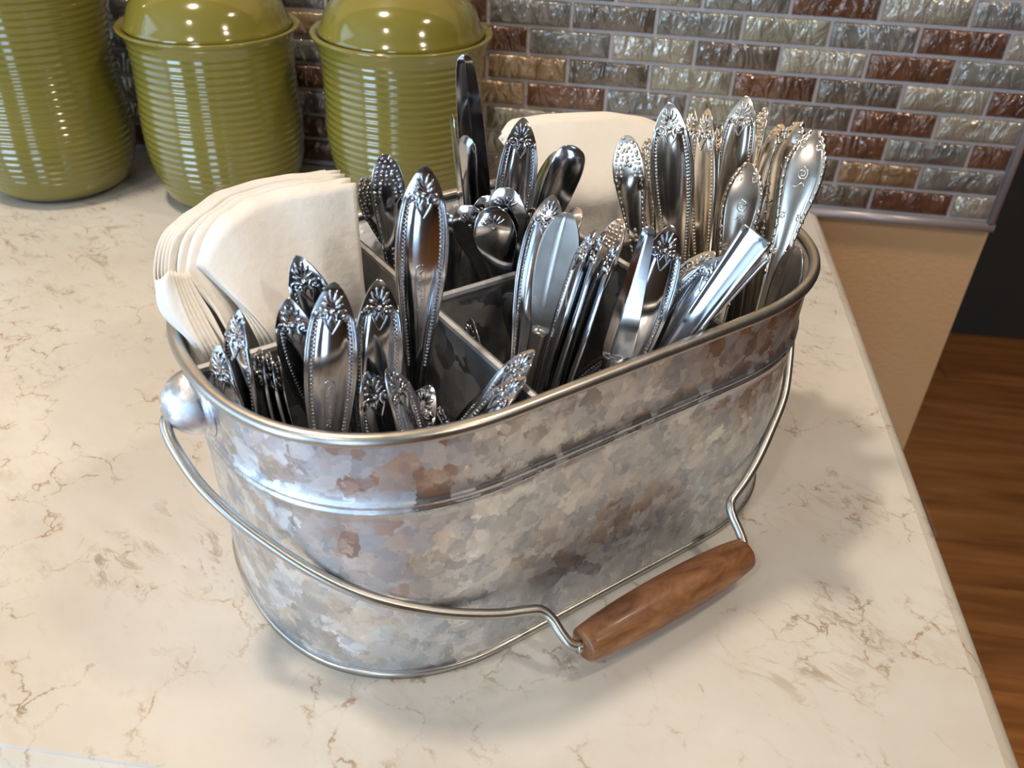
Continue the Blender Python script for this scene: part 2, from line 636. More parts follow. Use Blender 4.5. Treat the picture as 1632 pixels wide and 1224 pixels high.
# countertop: flat slab with a stepped, rounded edge on the front and the right
def countertop():
    prof = [(0, 0), (0.0002, -.0020), (.0010, -.0024), (.0050, -.0034), (.0090, -.0058), (.0118, -.0095), (.0130, -.0140), (.0130, -.0320)]
    x0, y1 = -3.28, .0010
    rc = .012
    verts, faces, rows = [], [], []
    for d, z in prof:
        row_ = []
        path = [(x0, Y_EDGE - d)]
        for i in range(9):
            a = -PI / 2 + PI / 2 * i / 8
            path.append((X_EDGE - rc + (rc + d) * math.cos(a), Y_EDGE + rc + (rc + d) * math.sin(a)))
        path.append((X_EDGE + d, y1))
        for p in path:
            row_.append(len(verts))
            verts.append((p[0], p[1], z))
        rows.append(row_)
    for a, b in zip(rows[:-1], rows[1:]):
        for i in range(len(a) - 1):
            faces.append((a[i], a[i + 1], b[i + 1], b[i]))
    c = len(verts)
    verts += [(x0, y1, 0), (x0, y1, -.032)]
    faces.append(tuple([c] + rows[0]))
    faces.append(tuple([c + 1] + rows[-1][::-1]))
    me = fix_normals(mesh('countertop', verts, faces))
    o = link('countertop', me, M['quartz'])
    for p in me.polygons:
        p.use_smooth = len(p.vertices) == 4 and abs(p.normal.z) < .98
    tag(o, 'cream quartz countertop with brown veining and a stepped rounded edge', 'countertop')
    return o


countertop()
cab = thing('base_cabinet', 'brown base cabinet carrying the quartz countertop', 'cabinet', (0, 0, FLOOR))
link('carcass', box_mesh('carcass', -3.28, -.215, -.62, .004, .10, .868), M['cab'], cab)
link('toe_kick', box_mesh('toe_kick', -3.28, -.23, -.55, .004, .0, .10), M['cab'], cab)

# recessed ceiling lights: a ring around each lamp
for lx, ly, lp in LAMPS:
    o = struct(link('ceiling_light', lathe('ceiling_light', [(.078, 1.585), (.098, 1.585), (.098, 1.60), (.078, 1.60), (.078, 1.585)], 24), M['bulb'], None, True))
    o.location = (lx, ly, 0)


# ------------------------------------------------------------------ canisters
def canister(x, y, h, prof, label, s=1.0):
    t = thing('canister', label, 'canister', (x, y, 0), 0, 'ribbed green canisters along the backsplash')
    fr = [0, .08, .25, .45, .65, .85, .95, 1.0]
    tab = [(f * h, r) for f, r in zip(fr, prof)]
    pts = catmull([(r, z, 0) for z, r in tab], 12)
    smooth = [(p.y, p.x) for p in pts]

    def rad(z):
        return lerp_tab(smooth, z)
    out = [(0, .0010), (rad(0) - .012, .0010), (rad(0) - .004, .0030), (rad(.005) - .001, .0065)]
    lam, A = .0062, .00044
    z = .010
    ztop = h - .011
    while z < ztop:
        k = min(1.0, (z - .016) / .01) if z > .016 else 0.0
        out.append((rad(z) + A * k * math.sin(2 * PI * z / lam), z))
        z += lam / 10
    for dz, dr in [(-.010, 0), (-.006, .0005), (-.003, .0012), (-.001, .0012), (0, .0), (.0004, -.002), (-.0006, -.0042), (-.003, -.0052), (-.008, -.0070), (-.02, -.012)]:
        out.append((rad(min(h, h + dz)) + dr, h + dz))
    out += [(rad(h * .7) - .006, h * .7), (rad(h * .3) - .006, h * .3), (rad(0) - .008, .008), (0, .008)]
    link('body', lathe('body', out, 72), M['green'], t, True)
    link('foot_ring', lathe('foot_ring', [(rad(0) - .014, 0), (rad(0) - .006, 0), (rad(0) - .005, .004), (rad(0) - .014, .004), (rad(0) - .014, 0)], 48), M['foot'], t, True)
    rl = rad(h) - .0068
    q = rl / .0725
    dome = [(0, -.006), (rl - .006, -.006), (rl - .0035, -.003), (rl, .0), (rl + .0003, .0018), (rl - .0012, .004), (.0685 * q, .010), (.0655 * q, .0175), (.060 * q, .0250),
            (.052 * q, .0315), (.042 * q, .0370), (.030 * q, .0410), (.018 * q, .0432), (.0, .0440)]
    lid = link('lid', lathe('lid', [(r, z + h - .0012) for r, z in dome], 72), M['green'], t, True)
    knob = [(0, .040), (.011, .0415), (.009, .047), (.0085, .050), (.013, .055), (.0165, .060), (.0165, .065), (.011, .070), (0, .0715)]
    link('knob', lathe('knob', [(r, z + h - .0012) for r, z in knob], 32), M['green'], lid, True)
    return t


canister(-.9186, -.0931, .2130, [.059, .0673, .075, .0715, .0700, .0760, .0800, .0850], 'tallest green ribbed canister, leftmost and cut off by the picture edge')
canister(-.7475, -.0840, .1613, [.0560, .0624, .0705, .0728, .0712, .0708, .0730, .0786], 'green ribbed canister in the middle of the three, behind the left napkins')
canister(-.5729, -.0845, .1671, [.0530, .0560, .0645, .0703, .0701, .0707, .0745, .0782], 'green ribbed canister behind the upright knife, nearest the tiles on the right')

# ------------------------------------------------------------------ utensil caddy
CX, CY, CT = -.4244, -.4617, .7264
SE, NE = .065, 2.335
H = .1505


def oval(a, b, per=26):
    q = []
    for i in range(per + 1):
        t = PI / 2 * i / per
        q.append((SE + (a - SE) * max(0.0, math.cos(t)) ** (2 / NE), b * math.sin(t) ** (2 / NE)))
    st = [(SE * (1 - i / 8), b) for i in range(1, 9)]
    q = q + st                                     # quarter from +u axis to +w axis
    pts = q[:]
    pts += [(-u, w) for u, w in q[-2::-1]]
    pts += [(-u, -w) for u, w in q[1:]]
    pts += [(u, -w) for u, w in q[-2:0:-1]]
    return pts


def oval_at(z):
    f = z / H
    return .1632 + (.1706 - .1632) * f, .0987 + (.0968 - .0987) * f


caddy = thing('utensil_caddy', 'oval galvanised steel caddy with wooden grip holding cutlery and napkins', 'caddy', (CX, CY, 0), CT)


def loft(rows):
    verts, faces = [], []
    n = len(rows[0])
    for r in rows:
        verts += r
    for j in range(len(rows) - 1):
        for i in range(n):
            i2 = (i + 1) % n
            faces.append((j * n + i, j * n + i2, (j + 1) * n + i2, (j + 1) * n + i))
    return verts, faces


def caddy_body():
    zs = [(.0032, 0)] + [(.010 + i * .0086, 0) for i in range(12)]
    rib = [(.1085, 0), (.1095, .0006), (.1103, .0012), (.1112, .0013), (.1120, .0008), (.1126, .0003), (.1133, .0007), (.1142, .0013), (.1152, .0012), (.1160, .0005), (.1170, 0)]
    zs = [z for z in zs if z[0] < .1075] + rib + [(.124, 0), (.132, 0), (.140, 0), (.1480, 0), (H, 0)]
    rows = []
    for z, d in zs:
        a, b = oval_at(z)
        rows.append([(u, w, z) for u, w in oval(a + d, b + d)])
    for z in (H, .10, .05, .004):
        a, b = oval_at(z)
        rows.append([(u, w, z) for u, w in oval(a - .0009, b - .0009)])
    verts, faces = loft(rows)
    n = len(rows[0])
    faces.append(tuple(range((len(rows) - 1) * n, len(rows) * n)))
    return fix_normals(mesh('body', verts, faces))


link('body', caddy_body(), M['zinc'], caddy, True)
a_, b_ = oval_at(H)
link('rolled_rim', tube('rolled_rim', [(u, w, H) for u, w in oval(a_ + .0008, b_ + .0008)], .0031, 12, True), M['zinc_rim'] if 'zinc_rim' in M else M['wire'], caddy, True)
a_, b_ = oval_at(.002)
seam_rows = [[(u, w, z) for u, w in oval(a_ + d, b_ + d)] for z, d in [(.0001, .0006), (.0004, .0016), (.0034, .0018), (.0044, .0012), (.0046, -.0004), (.0001, -.0004), (.0001, .0006)]]
v_, f_ = loft(seam_rows)
link('base_seam', fix_normals(mesh('base_seam', v_, f_)), M['wire'], caddy, True)


def divider(name, p0, p1, ztop, taper=0.0):
    p0, p1 = Vector((*p0, 0)), Vector((*p1, 0))
    d = (p1 - p0).normalized()
    s = Vector((-d.y, d.x, 0))
    prof = [(.0006, .004), (.0006, ztop - .0050), (.0017, ztop - .0046), (.0022, ztop - .0026), (.0017, ztop - .0008), (.0, ztop), (-.0017, ztop - .0008), (-.0022, ztop - .0026), (-.0017, ztop - .0046), (-.0006, ztop - .0050), (-.0006, .004)]
    verts, faces = [], []
    for p in (p0, p1):
        for o_, z in prof:
            k = 1.0 - taper * max(0.0, 1 - z / ztop)       # the caddy narrows towards its foot
            q = p * k + s * o_ if taper else p + s * o_
            verts.append((q.x, q.y, z))
    n = len(prof)
    for i in range(n):
        faces.append((i, (i + 1) % n, n + (i + 1) % n, n + i))
    faces.append(tuple(range(n)))
    faces.append(tuple(range(2 * n - 1, n - 1, -1)))
    me = fix_normals(mesh('divider', verts, faces))
    o = link('divider', me, M['zinc_dull'], caddy)
    return o


divider('divider', (-.1690, 0), (.1690, 0), .1500, .048)
divider('divider', (-.057, -.0955), (-.057, .0955), .1508)
divider('divider', (.053, -.0955), (.053, .0955), .1508)

for sgn in (-1, 1):
    prof = []
    # dome on its side: axis along u
    R0, D0 = .0150, .0165
    pts = [(R0 + .0022, 0), (R0 + .0020, .0009), (R0 + .0002, .0011)] + [(R0 * math.cos(PI / 2 * i / 10), .0010 + D0 * math.sin(PI / 2 * i / 10)) for i in range(11)]
    pts[-1] = (0, pts[-1][1])
    me = lathe('handle_ear', pts, 36)
    me.transform(Matrix.Translation((sgn * .1690, 0, .1325)) @ Matrix.Rotation(sgn * PI / 2, 4, 'Y'))
    link('handle_ear', me, M['zinc'], caddy, True)

# bail: wire loop tilted forward until the grip lies on the counter
ZP = .130
DW, DZ = -.129 / .1709, -.112 / .1709
UC = .0085


def bail_pt(u, s):
    return (u, DW * s, ZP + DZ * s)


left = [(-.1790, -.0010), (-.1852, .0015), (-.1868, .0080), (-.1858, .0180), (-.1822, .0333), (-.1748, .0507), (-.1645, .0683), (-.1516, .0868), (-.1372, .1029), (-.1210, .1162),
        (-.1006, .1292), (-.0800, .1392), (-.0660, .1440), (-.0585, .1472), (-.0550, .1530), (-.0535, .1610), (-.0515, .1672), (-.0470, .1706), (-.0400, .1712)]
right = [(.1920, -.0010), (.1945, .0020), (.1950, .0080), (.1935, .0180), (.1895, .0333), (.1818, .0507), (.1710, .0683), (.1570, .0868), (.1425, .1029), (.1240, .1162),
         (.1035, .1292), (.0880, .1370), (.0780, .1410), (.0725, .1440), (.0703, .1500), (.0700, .1590), (.0690, .1660), (.0650, .1704), (.0580, .1712)]
path = [bail_pt(*p) for p in left] + [bail_pt(*p) for p in right[::-1]]
bail = link('bail', tube('bail', catmull(path, 5), .0026, 12), M['wire'], caddy, True)
gp = [(0, -.0560), (.0034, -.0560), (.0078, -.0562), (.0088, -.0552), (.0093, -.0520), (.0103, -.0440), (.0112, -.0320), (.0118, -.0180), (.0120, 0),
      (.0118, .0180), (.0112, .0320), (.0103, .0440), (.0093, .0520), (.0088, .0552), (.0078, .0562), (.0034, .0560), (0, .0560)]
me = lathe('grip', gp, 32)
me.transform(Matrix.Rotation(PI / 2, 4, 'Y'))
gc = bail_pt(UC + .002, .1712)
grip = link('grip', me, M['grip'], bail, True)
grip.location = gc
grip['label'] = 'turned brown wooden grip on the wire bail'


# ------------------------------------------------------------------ napkins
def napkin_sheet(name, cols, thick, trim=0, seed=0, wob=.0006):
    """cols: list of columns (from one side edge to the other), each a list of points from top to bottom"""
    cols = [[Vector(p) for p in c] for c in cols]
    cols = [c[:-1] + [c[-2].lerp(c[-1], f) for f in (.10, .22, .40, .65)] + c[-1:] for c in cols]
    nr = len(cols[0])
    rows = [catmull([c[j] for c in cols], 8) for j in range(nr)]
    n = len(rows[0])
    grid = []
    for i in range(n):
        grid.append(catmull([rows[j][i] for j in range(nr)], 6))
    m_ = len(grid[0])
    V = [[Vector(grid[i][j]) for j in range(m_)] for i in range(n)]
    for i in range(n):
        for j in range(m_):
            f = noise.noise(Vector((i * .22 + seed * 3.1, j * .16, seed * 1.7)))
            V[i][j] += Vector((f * wob, f * wob * 1.4, f * wob))
    V = V[trim:]                 # this sheet ends a little short of the others
    n = len(V)
    verts, faces = [], []

    def nrm(i, j):
        a = V[min(i + 1, n - 1)][j] - V[max(i - 1, 0)][j]
        b = V[i][min(j + 1, m_ - 1)] - V[i][max(j - 1, 0)]
        c = a.cross(b)
        return c.normalized() if c.length > 1e-12 else Vector((0, 1, 0))
    for s in (-.5, .5):
        for i in range(n):
            for j in range(m_):
                verts.append(V[i][j] + nrm(i, j) * thick * s)
    K = n * m_
    for i in range(n - 1):
        for j in range(m_ - 1):
            a = i * m_ + j
            faces.append((a, a + 1, a + m_ + 1, a + m_))
            faces.append((K + a, K + a + m_, K + a + m_ + 1, K + a + 1))
    ring = [j for j in range(m_)] + [i * m_ + m_ - 1 for i in range(1, n)] + [(n - 1) * m_ + j for j in range(m_ - 2, -1, -1)] + [i * m_ for i in range(n - 2, 0, -1)]
    for k in range(len(ring)):
        a, b = ring[k], ring[(k + 1) % len(ring)]
        faces.append((a, b, K + b, K + a))
    return fix_normals(mesh(name, verts, faces))


def mix_cols(F, K, f):
    return [[Vector(p).lerp(Vector(q), f) for p, q in zip(a, b)] for a, b in zip(F, K)]


CM = Matrix.Translation((CX, CY, 0)) @ Matrix.Rotation(CT, 4, 'Z')


def put(o):
    o.matrix_world = CM
    return o


F_ = [[(-.0672, .0471, .194), (-.0715, .037, .172), (-.0765, .0255, .150), (-.066, .012, .012)],
      [(-.0875, .0506, .195), (-.0905, .035, .172), (-.096, .020, .150), (-.084, .010, .012)],
      [(-.1086, .0535, .193), (-.1080, .034, .171), (-.1095, .015, .150), (-.100, .0085, .012)],
      [(-.1283, .0486, .190), (-.1215, .030, .170), (-.1195, .011, .150), (-.112, .0075, .012)],
      [(-.1395, .0452, .184), (-.1310, .025, .167), (-.1265, .0085, .150), (-.122, .007, .012)],
      [(-.1490, .0385, .174), (-.1400, .0195, .163), (-.1325, .0065, .1495), (-.130, .006, .012)]]
G_ = [[(-.0670, .0545, .1945), (-.0700, .048, .172), (-.0740, .038, .150), (-.066, .030, .012)],
      [(-.0890, .0575, .1955), (-.0900, .046, .172), (-.0960, .032, .150), (-.084, .026, .012)],
      [(-.1110, .0600, .1930), (-.1105, .042, .171), (-.1125, .026, .150), (-.100, .020, .012)],
      [(-.1315, .0550, .1900), (-.1250, .037, .170), (-.1245, .019, .150), (-.115, .015, .012)],
      [(-.1425, .0500, .1840), (-.1335, .031, .166), (-.1320, .014, .150), (-.127, .012, .012)],
      [(-.1512, .0422, .1735), (-.1420, .0245, .162), (-.1395, .0085, .149), (-.136, .0098, .012)]]
# the rear sheets wrap round the end of the caddy and turn in towards the divider
K1 = [[(-.0672, .0590, .1942), (-.066, .070, .172), (-.0650, .0760, .150), (-.063, .072, .012)],
      [(-.0915, .0645, .1955), (-.090, .071, .173), (-.0890, .0760, .150), (-.086, .072, .012)],
      [(-.1165, .0670, .1935), (-.116, .068, .173), (-.1150, .0710, .150), (-.110, .068, .012)],
      [(-.1400, .0610, .1890), (-.139, .059, .172), (-.1370, .0600, .150), (-.130, .056, .012)],
      [(-.1555, .0545, .1822), (-.1555, .047, .170), (-.1525, .0430, .151), (-.144, .039, .012)],
      [(-.1630, .0425, .1708), (-.1645, .0335, .161), (-.1605, .0225, .1515), (-.148, .021, .012)],
      [(-.1600, .0360, .173), (-.1625, .0255, .161), (-.1580, .0125, .151), (-.1510, .0145, .012)],
      [(-.1565, .0380, .174), (-.1565, .0208, .1612), (-.1540, .0080, .150), (-.1485, .0108, .012)]]
K2 = [[(-.0670, .0665, .194), (-.065, .078, .172), (-.0635, .0840, .150), (-.063, .078, .012)],
      [(-.0935, .0705, .1955), (-.090, .079, .173), (-.0890, .0840, .150), (-.086, .078, .012)],
      [(-.1195, .0725, .1935), (-.118, .075, .173), (-.1165, .0780, .150), (-.111, .074, .012)],
      [(-.1440, .0660, .189), (-.143, .065, .172), (-.1400, .0660, .151), (-.133, .061, .012)],
      [(-.1600, .0590, .1822), (-.1605, .053, .170), (-.1570, .0475, .152), (-.148, .043, .012)],
      [(-.1690, .0435, .1712), (-.1710, .0350, .1605), (-.1660, .0215, .1530), (-.153, .022, .012)],
      [(-.1660, .0360, .1760), (-.1690, .0235, .1610), (-.1640, .0105, .1525), (-.1565, .013, .012)],
      [(-.1615, .0385, .1770), (-.1635, .0195, .1615), (-.1612, .0082, .1510), (-.1555, .0100, .012)]]


G8 = [[Vector(p) for p in col] for col in G_] + [
      [Vector(p) for p in [(-.1528, .0415, .1735), (-.1450, .0238, .1618), (-.1430, .0085, .149), (-.1385, .0102, .012)]],
      [Vector(p) for p in [(-.1530, .0410, .1735), (-.1468, .0225, .1614), (-.1455, .0080, .149), (-.1400, .0100, .012)]]]


def stack(sets, first_seed, labels, group):
    jobs = []
    for A, B_, fr in sets:
        for f in fr:
            jobs.append(mix_cols(A, B_, f))
    for i, C_ in enumerate(jobs):
        me = napkin_sheet('napkin', C_, .00035, trim=(i * 2) % 3, seed=first_seed, wob=.0011)
        me.materials.append(M['paper'])
        o = put(link('napkin', me, None, None, True))
        lab = labels[0] if i == 0 else labels[2] if i == len(jobs) - 1 else labels[1]
        tag(o, lab, 'napkin', group)


stack([(F_, G_, (0, .28, .55, .82)), (G8, K1, (.35, .68)), (K1, K2, (0, .25, .5, .75, 1))], 3,
      ['frontmost white paper napkin of the left stack, its broad face towards the cutlery',
       'white paper napkin in the middle of the folded left stack',
       'rearmost white paper napkin of the left stack, its corner hanging over the rim'],
      'white napkins in the left end of the caddy')

F2 = [[(.0500, .0930, .1775), (.0550, .0790, .168), (.060, .060, .156), (.060, .012, .012)],
      [(.0703, .1018, .184), (.0760, .078, .172), (.080, .052, .156), (.078, .010, .012)],
      [(.1104, .0910, .184), (.110, .068, .172), (.108, .040, .156), (.105, .009, .012)],
      [(.1500, .0800, .179), (.143, .060, .170), (.135, .034, .155), (.128, .008, .012)],
      [(.1680, .0600, .172), (.161, .044, .164), (.152, .025, .154), (.140, .008, .012)]]
K3 = [[(.0520, .1010, .1780), (.0575, .0950, .167), (.0605, .0900, .154), (.060, .084, .012)],
      [(.0715, .1090, .1845), (.0770, .0975, .170), (.080, .0890, .154), (.078, .084, .012)],
      [(.1120, .0990, .1845), (.1120, .0910, .170), (.112, .0850, .154), (.108, .080, .012)],
      [(.1520, .0880, .1795), (.1480, .078, .169), (.144, .068, .154), (.134, .066, .012)],
      [(.1720, .0660, .1725), (.1660, .055, .163), (.156, .043, .153), (.142, .042, .012)]]
stack([(F2, K3, (0, .25, .5, .75, 1))], 23,
      ['frontmost white paper napkin of the rear stack, facing the silver handles',
       'white paper napkin inside the rear stack, between its front and back sheets',
       'rearmost white paper napkin of the rear stack, nearest the tiles'],
      'white napkins at the back of the caddy')

# ------------------------------------------------------------------ cutlery
MMT = .001
PROFILE = {   # half width (mm) by distance from the tip (mm)
    'beaded': [(0, .5), (1, 2.0), (3, 3.7), (6, 5.6), (10, 7.4), (15, 9.0), (21, 10.2), (28, 11.0), (37, 11.3), (48, 10.9), (60, 9.6), (74, 7.7), (88, 5.9), (102, 4.5), (118, 3.5), (140, 3.1), (400, 2.9)],
    'ornate': [(0, 1.2), (1.5, 3.4), (4, 5.4), (8, 7.2), (13, 8.5), (19, 8.9), (26, 8.6), (36, 7.3), (46, 5.9), (58, 4.7), (72, 3.9), (90, 3.3), (400, 3.0)],
    'scroll': [(0, 1.0), (1.5, 3.2), (4, 5.6), (7, 7.4), (9, 7.8), (12, 9.6), (18, 10.8), (25, 11.0), (33, 10.0), (42, 8.2), (52, 6.6), (62, 5.8), (75, 5.3), (90, 4.6), (110, 4.0), (400, 3.2)],
    'fiddle': [(0, 2.6), (1.5, 5.2), (4, 7.8), (8, 9.8), (13, 10.9), (18, 10.8), (25, 9.0), (33, 6.6), (42, 4.7), (52, 3.8), (70, 3.3), (400, 3.0)],
    'plain_round': [(0, 1.6), (.7, 4.0), (2, 6.0), (4, 7.4), (8, 8.6), (14, 9.0), (24, 8.7), (40, 7.6), (60, 6.4), (80, 5.6), (105, 5.0), (400, 4.4)],
    'plain_square': [(0, 6.8), (.6, 7.6), (2, 7.8), (10, 7.3), (25, 6.6), (45, 5.8), (65, 5.0), (85, 4.2), (110, 3.5), (400, 3.0)],
    'spreader': [(0, .9), (1, 3.0), (3, 5.0), (7, 7.4), (13, 9.4), (21, 10.4), (30, 10.3), (40, 9.0), (50, 7.0), (58, 5.2), (64, 4.6), (80, 4.3), (110, 4.6), (150, 5.5), (400, 5.5)],
    'blade': [(0, 1.2), (1, 2.7), (3, 4.0), (8, 5.0), (18, 5.9), (32, 6.7), (50, 7.3), (70, 7.6), (110, 7.6), (122, 6.6), (128, 4.8), (140, 4.8), (180, 6.0), (400, 7.0)],
    'facet_blade': [(0, 1.4), (1, 2.6), (4, 3.2), (14, 4.2), (28, 5.4), (44, 6.8), (58, 7.4), (64, 7.0), (68, 5.8), (74, 5.2), (100, 5.2), (140, 6.0), (400, 6.5)],
}
STEEL = {'s': 'steel', 'w': 'warm', 'd': 'tarnish'}


def sect(kind, s, t, w):
    """front face height (mm) at s in -1..1 across, t mm from the tip, half width w mm"""
    a = abs(s)
    k = min(1.0, w / 8.0)
    if kind == 'beaded':
        if t < 13:
            return (.55 + .35 * math.cos(a * PI / 2)) * (.4 + .6 * k)
        tab = [(0, 1.25), (.30, 1.10), (.52, .60), (.58, .22), (.66, .0), (.76, .0), (.80, .45), (.84, .85), (.87, .50), (.89, .50), (.93, .95), (.97, .62), (1, .0)]
        return lerp_tab(tab, a) * k + .15
    if kind == 'ornate':
        if t < 24:
            return (.55 + .3 * math.cos(a * PI / 2)) * k + .1
        tab = [(0, 1.0), (.4, .85), (.66, .35), (.74, .2), (.82, .55), (.93, .6), (1, 0)]
        return lerp_tab(tab, a) * k + .1
    if kind == 'scroll':
        tab = [(0, .75), (.4, .68), (.62, .36), (.72, .15), (.80, .25), (.88, .62), (.95, .5), (1, 0)]
        return lerp_tab(tab, a) * k + .15
    if kind == 'fiddle':
        return (.2 + 1.0 * math.cos(a * PI / 2) ** .8) * k
    if kind == 'plain_round':
        return (.25 + 1.25 * math.cos(a * PI / 2) ** .8) * max(.5, k)
    if kind == 'plain_square':
        tab = [(0, .15), (.45, .22), (.62, .5), (.76, .95), (.86, 1.05), (.95, .75), (1, .1)]
        return lerp_tab(tab, a) * max(.5, k) + .15
    if kind == 'spreader':
        if t < 60:
            return .55 + (.05 if s > .12 else 0.0) + .25 * (1 - a)
        return (.4 + 1.4 * math.cos(a * PI / 2)) * .9
    if kind == 'blade':
        if t < 122:
            return .5 + .45 * (1 - a)
        return .5 + 2.0 * math.cos(a * PI / 2)
    if kind == 'facet_blade':
        if t < 64:
            return .35 + (1.5 * (1 - (s - .28) / .72) if s > .28 else 1.5 - .25 * (.28 - s))
        return .5 + 1.8 * math.cos(a * PI / 2)
    return .5


SROWS = {'beaded': [0, .30, .52, .58, .66, .76, .80, .84, .87, .89, .93, .97, 1], 'ornate': [0, .4, .66, .74, .82, .93, 1],
         'scroll': [0, .4, .62, .72, .80, .88, .95, 1], 'plain_square': [0, .45, .62, .76, .86, .95, 1]}


def handle_w(kind, t):
    return lerp_tab(PROFILE[kind], t)


def smooth_w(kind, t):
    return sum(handle_w(kind, max(0, t + d * min(1, t / 8))) for d in (-2, -1, 0, 1, 2)) / 5 if t > 1 else handle_w(kind, t)


def arch(kind, t, Lm):
    """bend of the strip out of its plane (mm), by distance from the tip"""
    if kind in ('blade', 'facet_blade', 'spreader'):
        return 0.0
    f = t / Lm
    return 3.6 * math.sin(PI * min(1, f * 1.15)) - (.06 * max(0, 22 - t) ** 2 / 10 if kind != 'plain_square' else 0)


def handle_mesh(kind, Lmm, bowl_len):
    """the strip from tip (z = L) down to the neck; local z up, x across, y = front"""
    end = Lmm - bowl_len
    ts = [0, .5, 1, 1.8, 3, 4.5, 6.5, 9, 11.5, 12.9, 13.1, 16, 19.5]
    t = 23.9
    ts += [t, 24.1]
    t = 29
    while t < end - 3:
        ts.append(t)
        t += 5.5 if t < 75 else 9.0
    ts.append(end)
    if kind == 'facet_blade':
        ts += [57, 60, 62, 63.8, 64.2, 66]
    if kind == 'blade':
        ts += [118, 121.8, 122.2, 125, 128]
    if kind == 'spreader':
        ts += [59.8, 60.2, 62]
    ts = sorted(set(x for x in ts if x <= end))
    half = SROWS.get(kind, [0, .15, .3, .5, .7, .85, .94, 1])
    if kind == 'facet_blade':
        half = [0, .27, .29, .5, .75, .95, 1]
    if kind == 'spreader':
        half = [0, .11, .13, .4, .7, .9, 1]
    S = [-s for s in half[:0:-1]] + half
    n = len(S)
    verts, faces = [], []
    thick = {'blade': .9, 'spreader': .8, 'facet_blade': 1.0}.get(kind, 1.1)
    for t in ts:
        w = smooth_w(kind, t)
        y0 = arch(kind, t, Lmm)
        kk = min(1, .25 + t / 4)
        for s in S:
            verts.append((s * w * MMT, (y0 + sect(kind, s, t, w) * kk) * MMT, (Lmm - t) * MMT))
        for s in S:
            verts.append((s * w * MMT, (y0 - thick * kk * (.35 + .65 * math.cos(abs(s) * PI / 2) ** .6)) * MMT, (Lmm - t) * MMT))
    for j in range(len(ts) - 1):
        a, b = j * 2 * n, (j + 1) * 2 * n
        for i in range(n - 1):
            faces.append((a + i, a + i + 1, b + i + 1, b + i))
            faces.append((a + n + i, b + n + i, b + n + i + 1, a + n + i + 1))
        faces.append((a, b, b + n, a + n))
        faces.append((a + n - 1, a + 2 * n - 1, b + 2 * n - 1, b + n - 1))
    for j in (0, len(ts) - 1):
        a = j * 2 * n
        faces.append(tuple(list(range(a, a + n)) + list(range(a + 2 * n - 1, a + n - 1, -1))))
    return fix_normals(mesh('handle', verts, faces))


def bowl_mesh(kind, Lmm, bowl_len):
    """shallow bowl at the foot of the strip"""
    ws = [(0, 3.0), (.10, 4.2), (.25, 7.0), (.45, 8.6), (.62, 9.0), (.78, 8.4), (.90, 6.4), (.97, 4.0), (1.0, 1.2)]
    verts, faces = [], []
    S = [-1, -.75, -.45, -.15, .15, .45, .75, 1]
    n = len(S)
    y0 = arch(kind, Lmm - bowl_len, Lmm)
    fr = [i / 12 for i in range(13)]
    for layer in (0, 1):
        for f in fr:
            w = lerp_tab(ws, f)
            dep = 3.0 * math.sin(PI * min(1, f * 1.02)) ** 1.2
            for s in S:
                y = y0 * (1 - f) - dep * (1 - s * s) - .9 * layer
                verts.append((s * w * MMT, y * MMT, (bowl_len * (1 - f) + .3) * MMT))
    K = len(fr) * n
    for j in range(len(fr) - 1):
        for i in range(n - 1):
            a = j * n + i
            faces.append((a, a + 1, a + n + 1, a + n))
            faces.append((K + a, K + a + n, K + a + n + 1, K + a + 1))
    ring = list(range(n)) + [j * n + n - 1 for j in range(1, len(fr))] + [(len(fr) - 1) * n + i for i in range(n - 2, -1, -1)] + [j * n for j in range(len(fr) - 2, 0, -1)]
    for k in range(len(ring)):
        a, b = ring[k], ring[(k + 1) % len(ring)]
        faces.append((a, b, K + b, K + a))
    return fix_normals(mesh('bowl', verts, faces))




def blob(verts, faces, c, r, axis=(1, 0, 0), n=6, m_=4):
    """low ellipsoid; c centre (mm), r = (along axis, across, height) mm; axis in the x-z plane"""
    ax = Vector(axis).normalized()
    up = Vector((0, 1, 0))
    ac = ax.cross(up)
    base = len(verts)
    c = Vector(c)
    verts.append(tuple((c + up * r[2]) * MMT))
    for j in range(1, m_):
        ph = PI * j / (m_ + .6)
        for i in range(n):
            a = 2 * PI * i / n
            p = c + ax * (r[0] * math.sin(ph) * math.cos(a)) + ac * (r[1] * math.sin(ph) * math.sin(a)) + up * (r[2] * math.cos(ph))
            verts.append(tuple(p * MMT))
    for i in range(n):
        faces.append((base, base + 1 + i, base + 1 + (i + 1) % n))
    for j in range(m_ - 2):
        for i in range(n):
            a = base + 1 + j * n + i
            b = base + 1 + j * n + (i + 1) % n
            faces.append((a, a + n, b + n, b))


def curl(verts, faces, pts, r, n=5):
    me_pts = [Vector(p) for p in pts]
    base = len(verts)
    for i, p in enumerate(me_pts):
        a = me_pts[max(0, i - 1)]
        b = me_pts[min(len(me_pts) - 1, i + 1)]
        t = (b - a).normalized()
        side = t.cross(Vector((0, 1, 0))).normalized()
        rr = r * (1 - .55 * i / (len(me_pts) - 1))
        for k in range(n):
            an = PI * k / (n - 1)
            verts.append(tuple((p + side * math.cos(an) * rr + Vector((0, 1, 0)) * math.sin(an) * rr) * MMT))
    for i in range(len(me_pts) - 1):
        for k in range(n - 1):
            a = base + i * n + k
            faces.append((a, a + 1, a + n + 1, a + n))


def surf_y(kind, x, t, Lmm):
    w = smooth_w(kind, t)
    s = max(-1, min(1, x / w))
    return arch(kind, t, Lmm) + sect(kind, s, t, w) * min(1, .25 + t / 4)


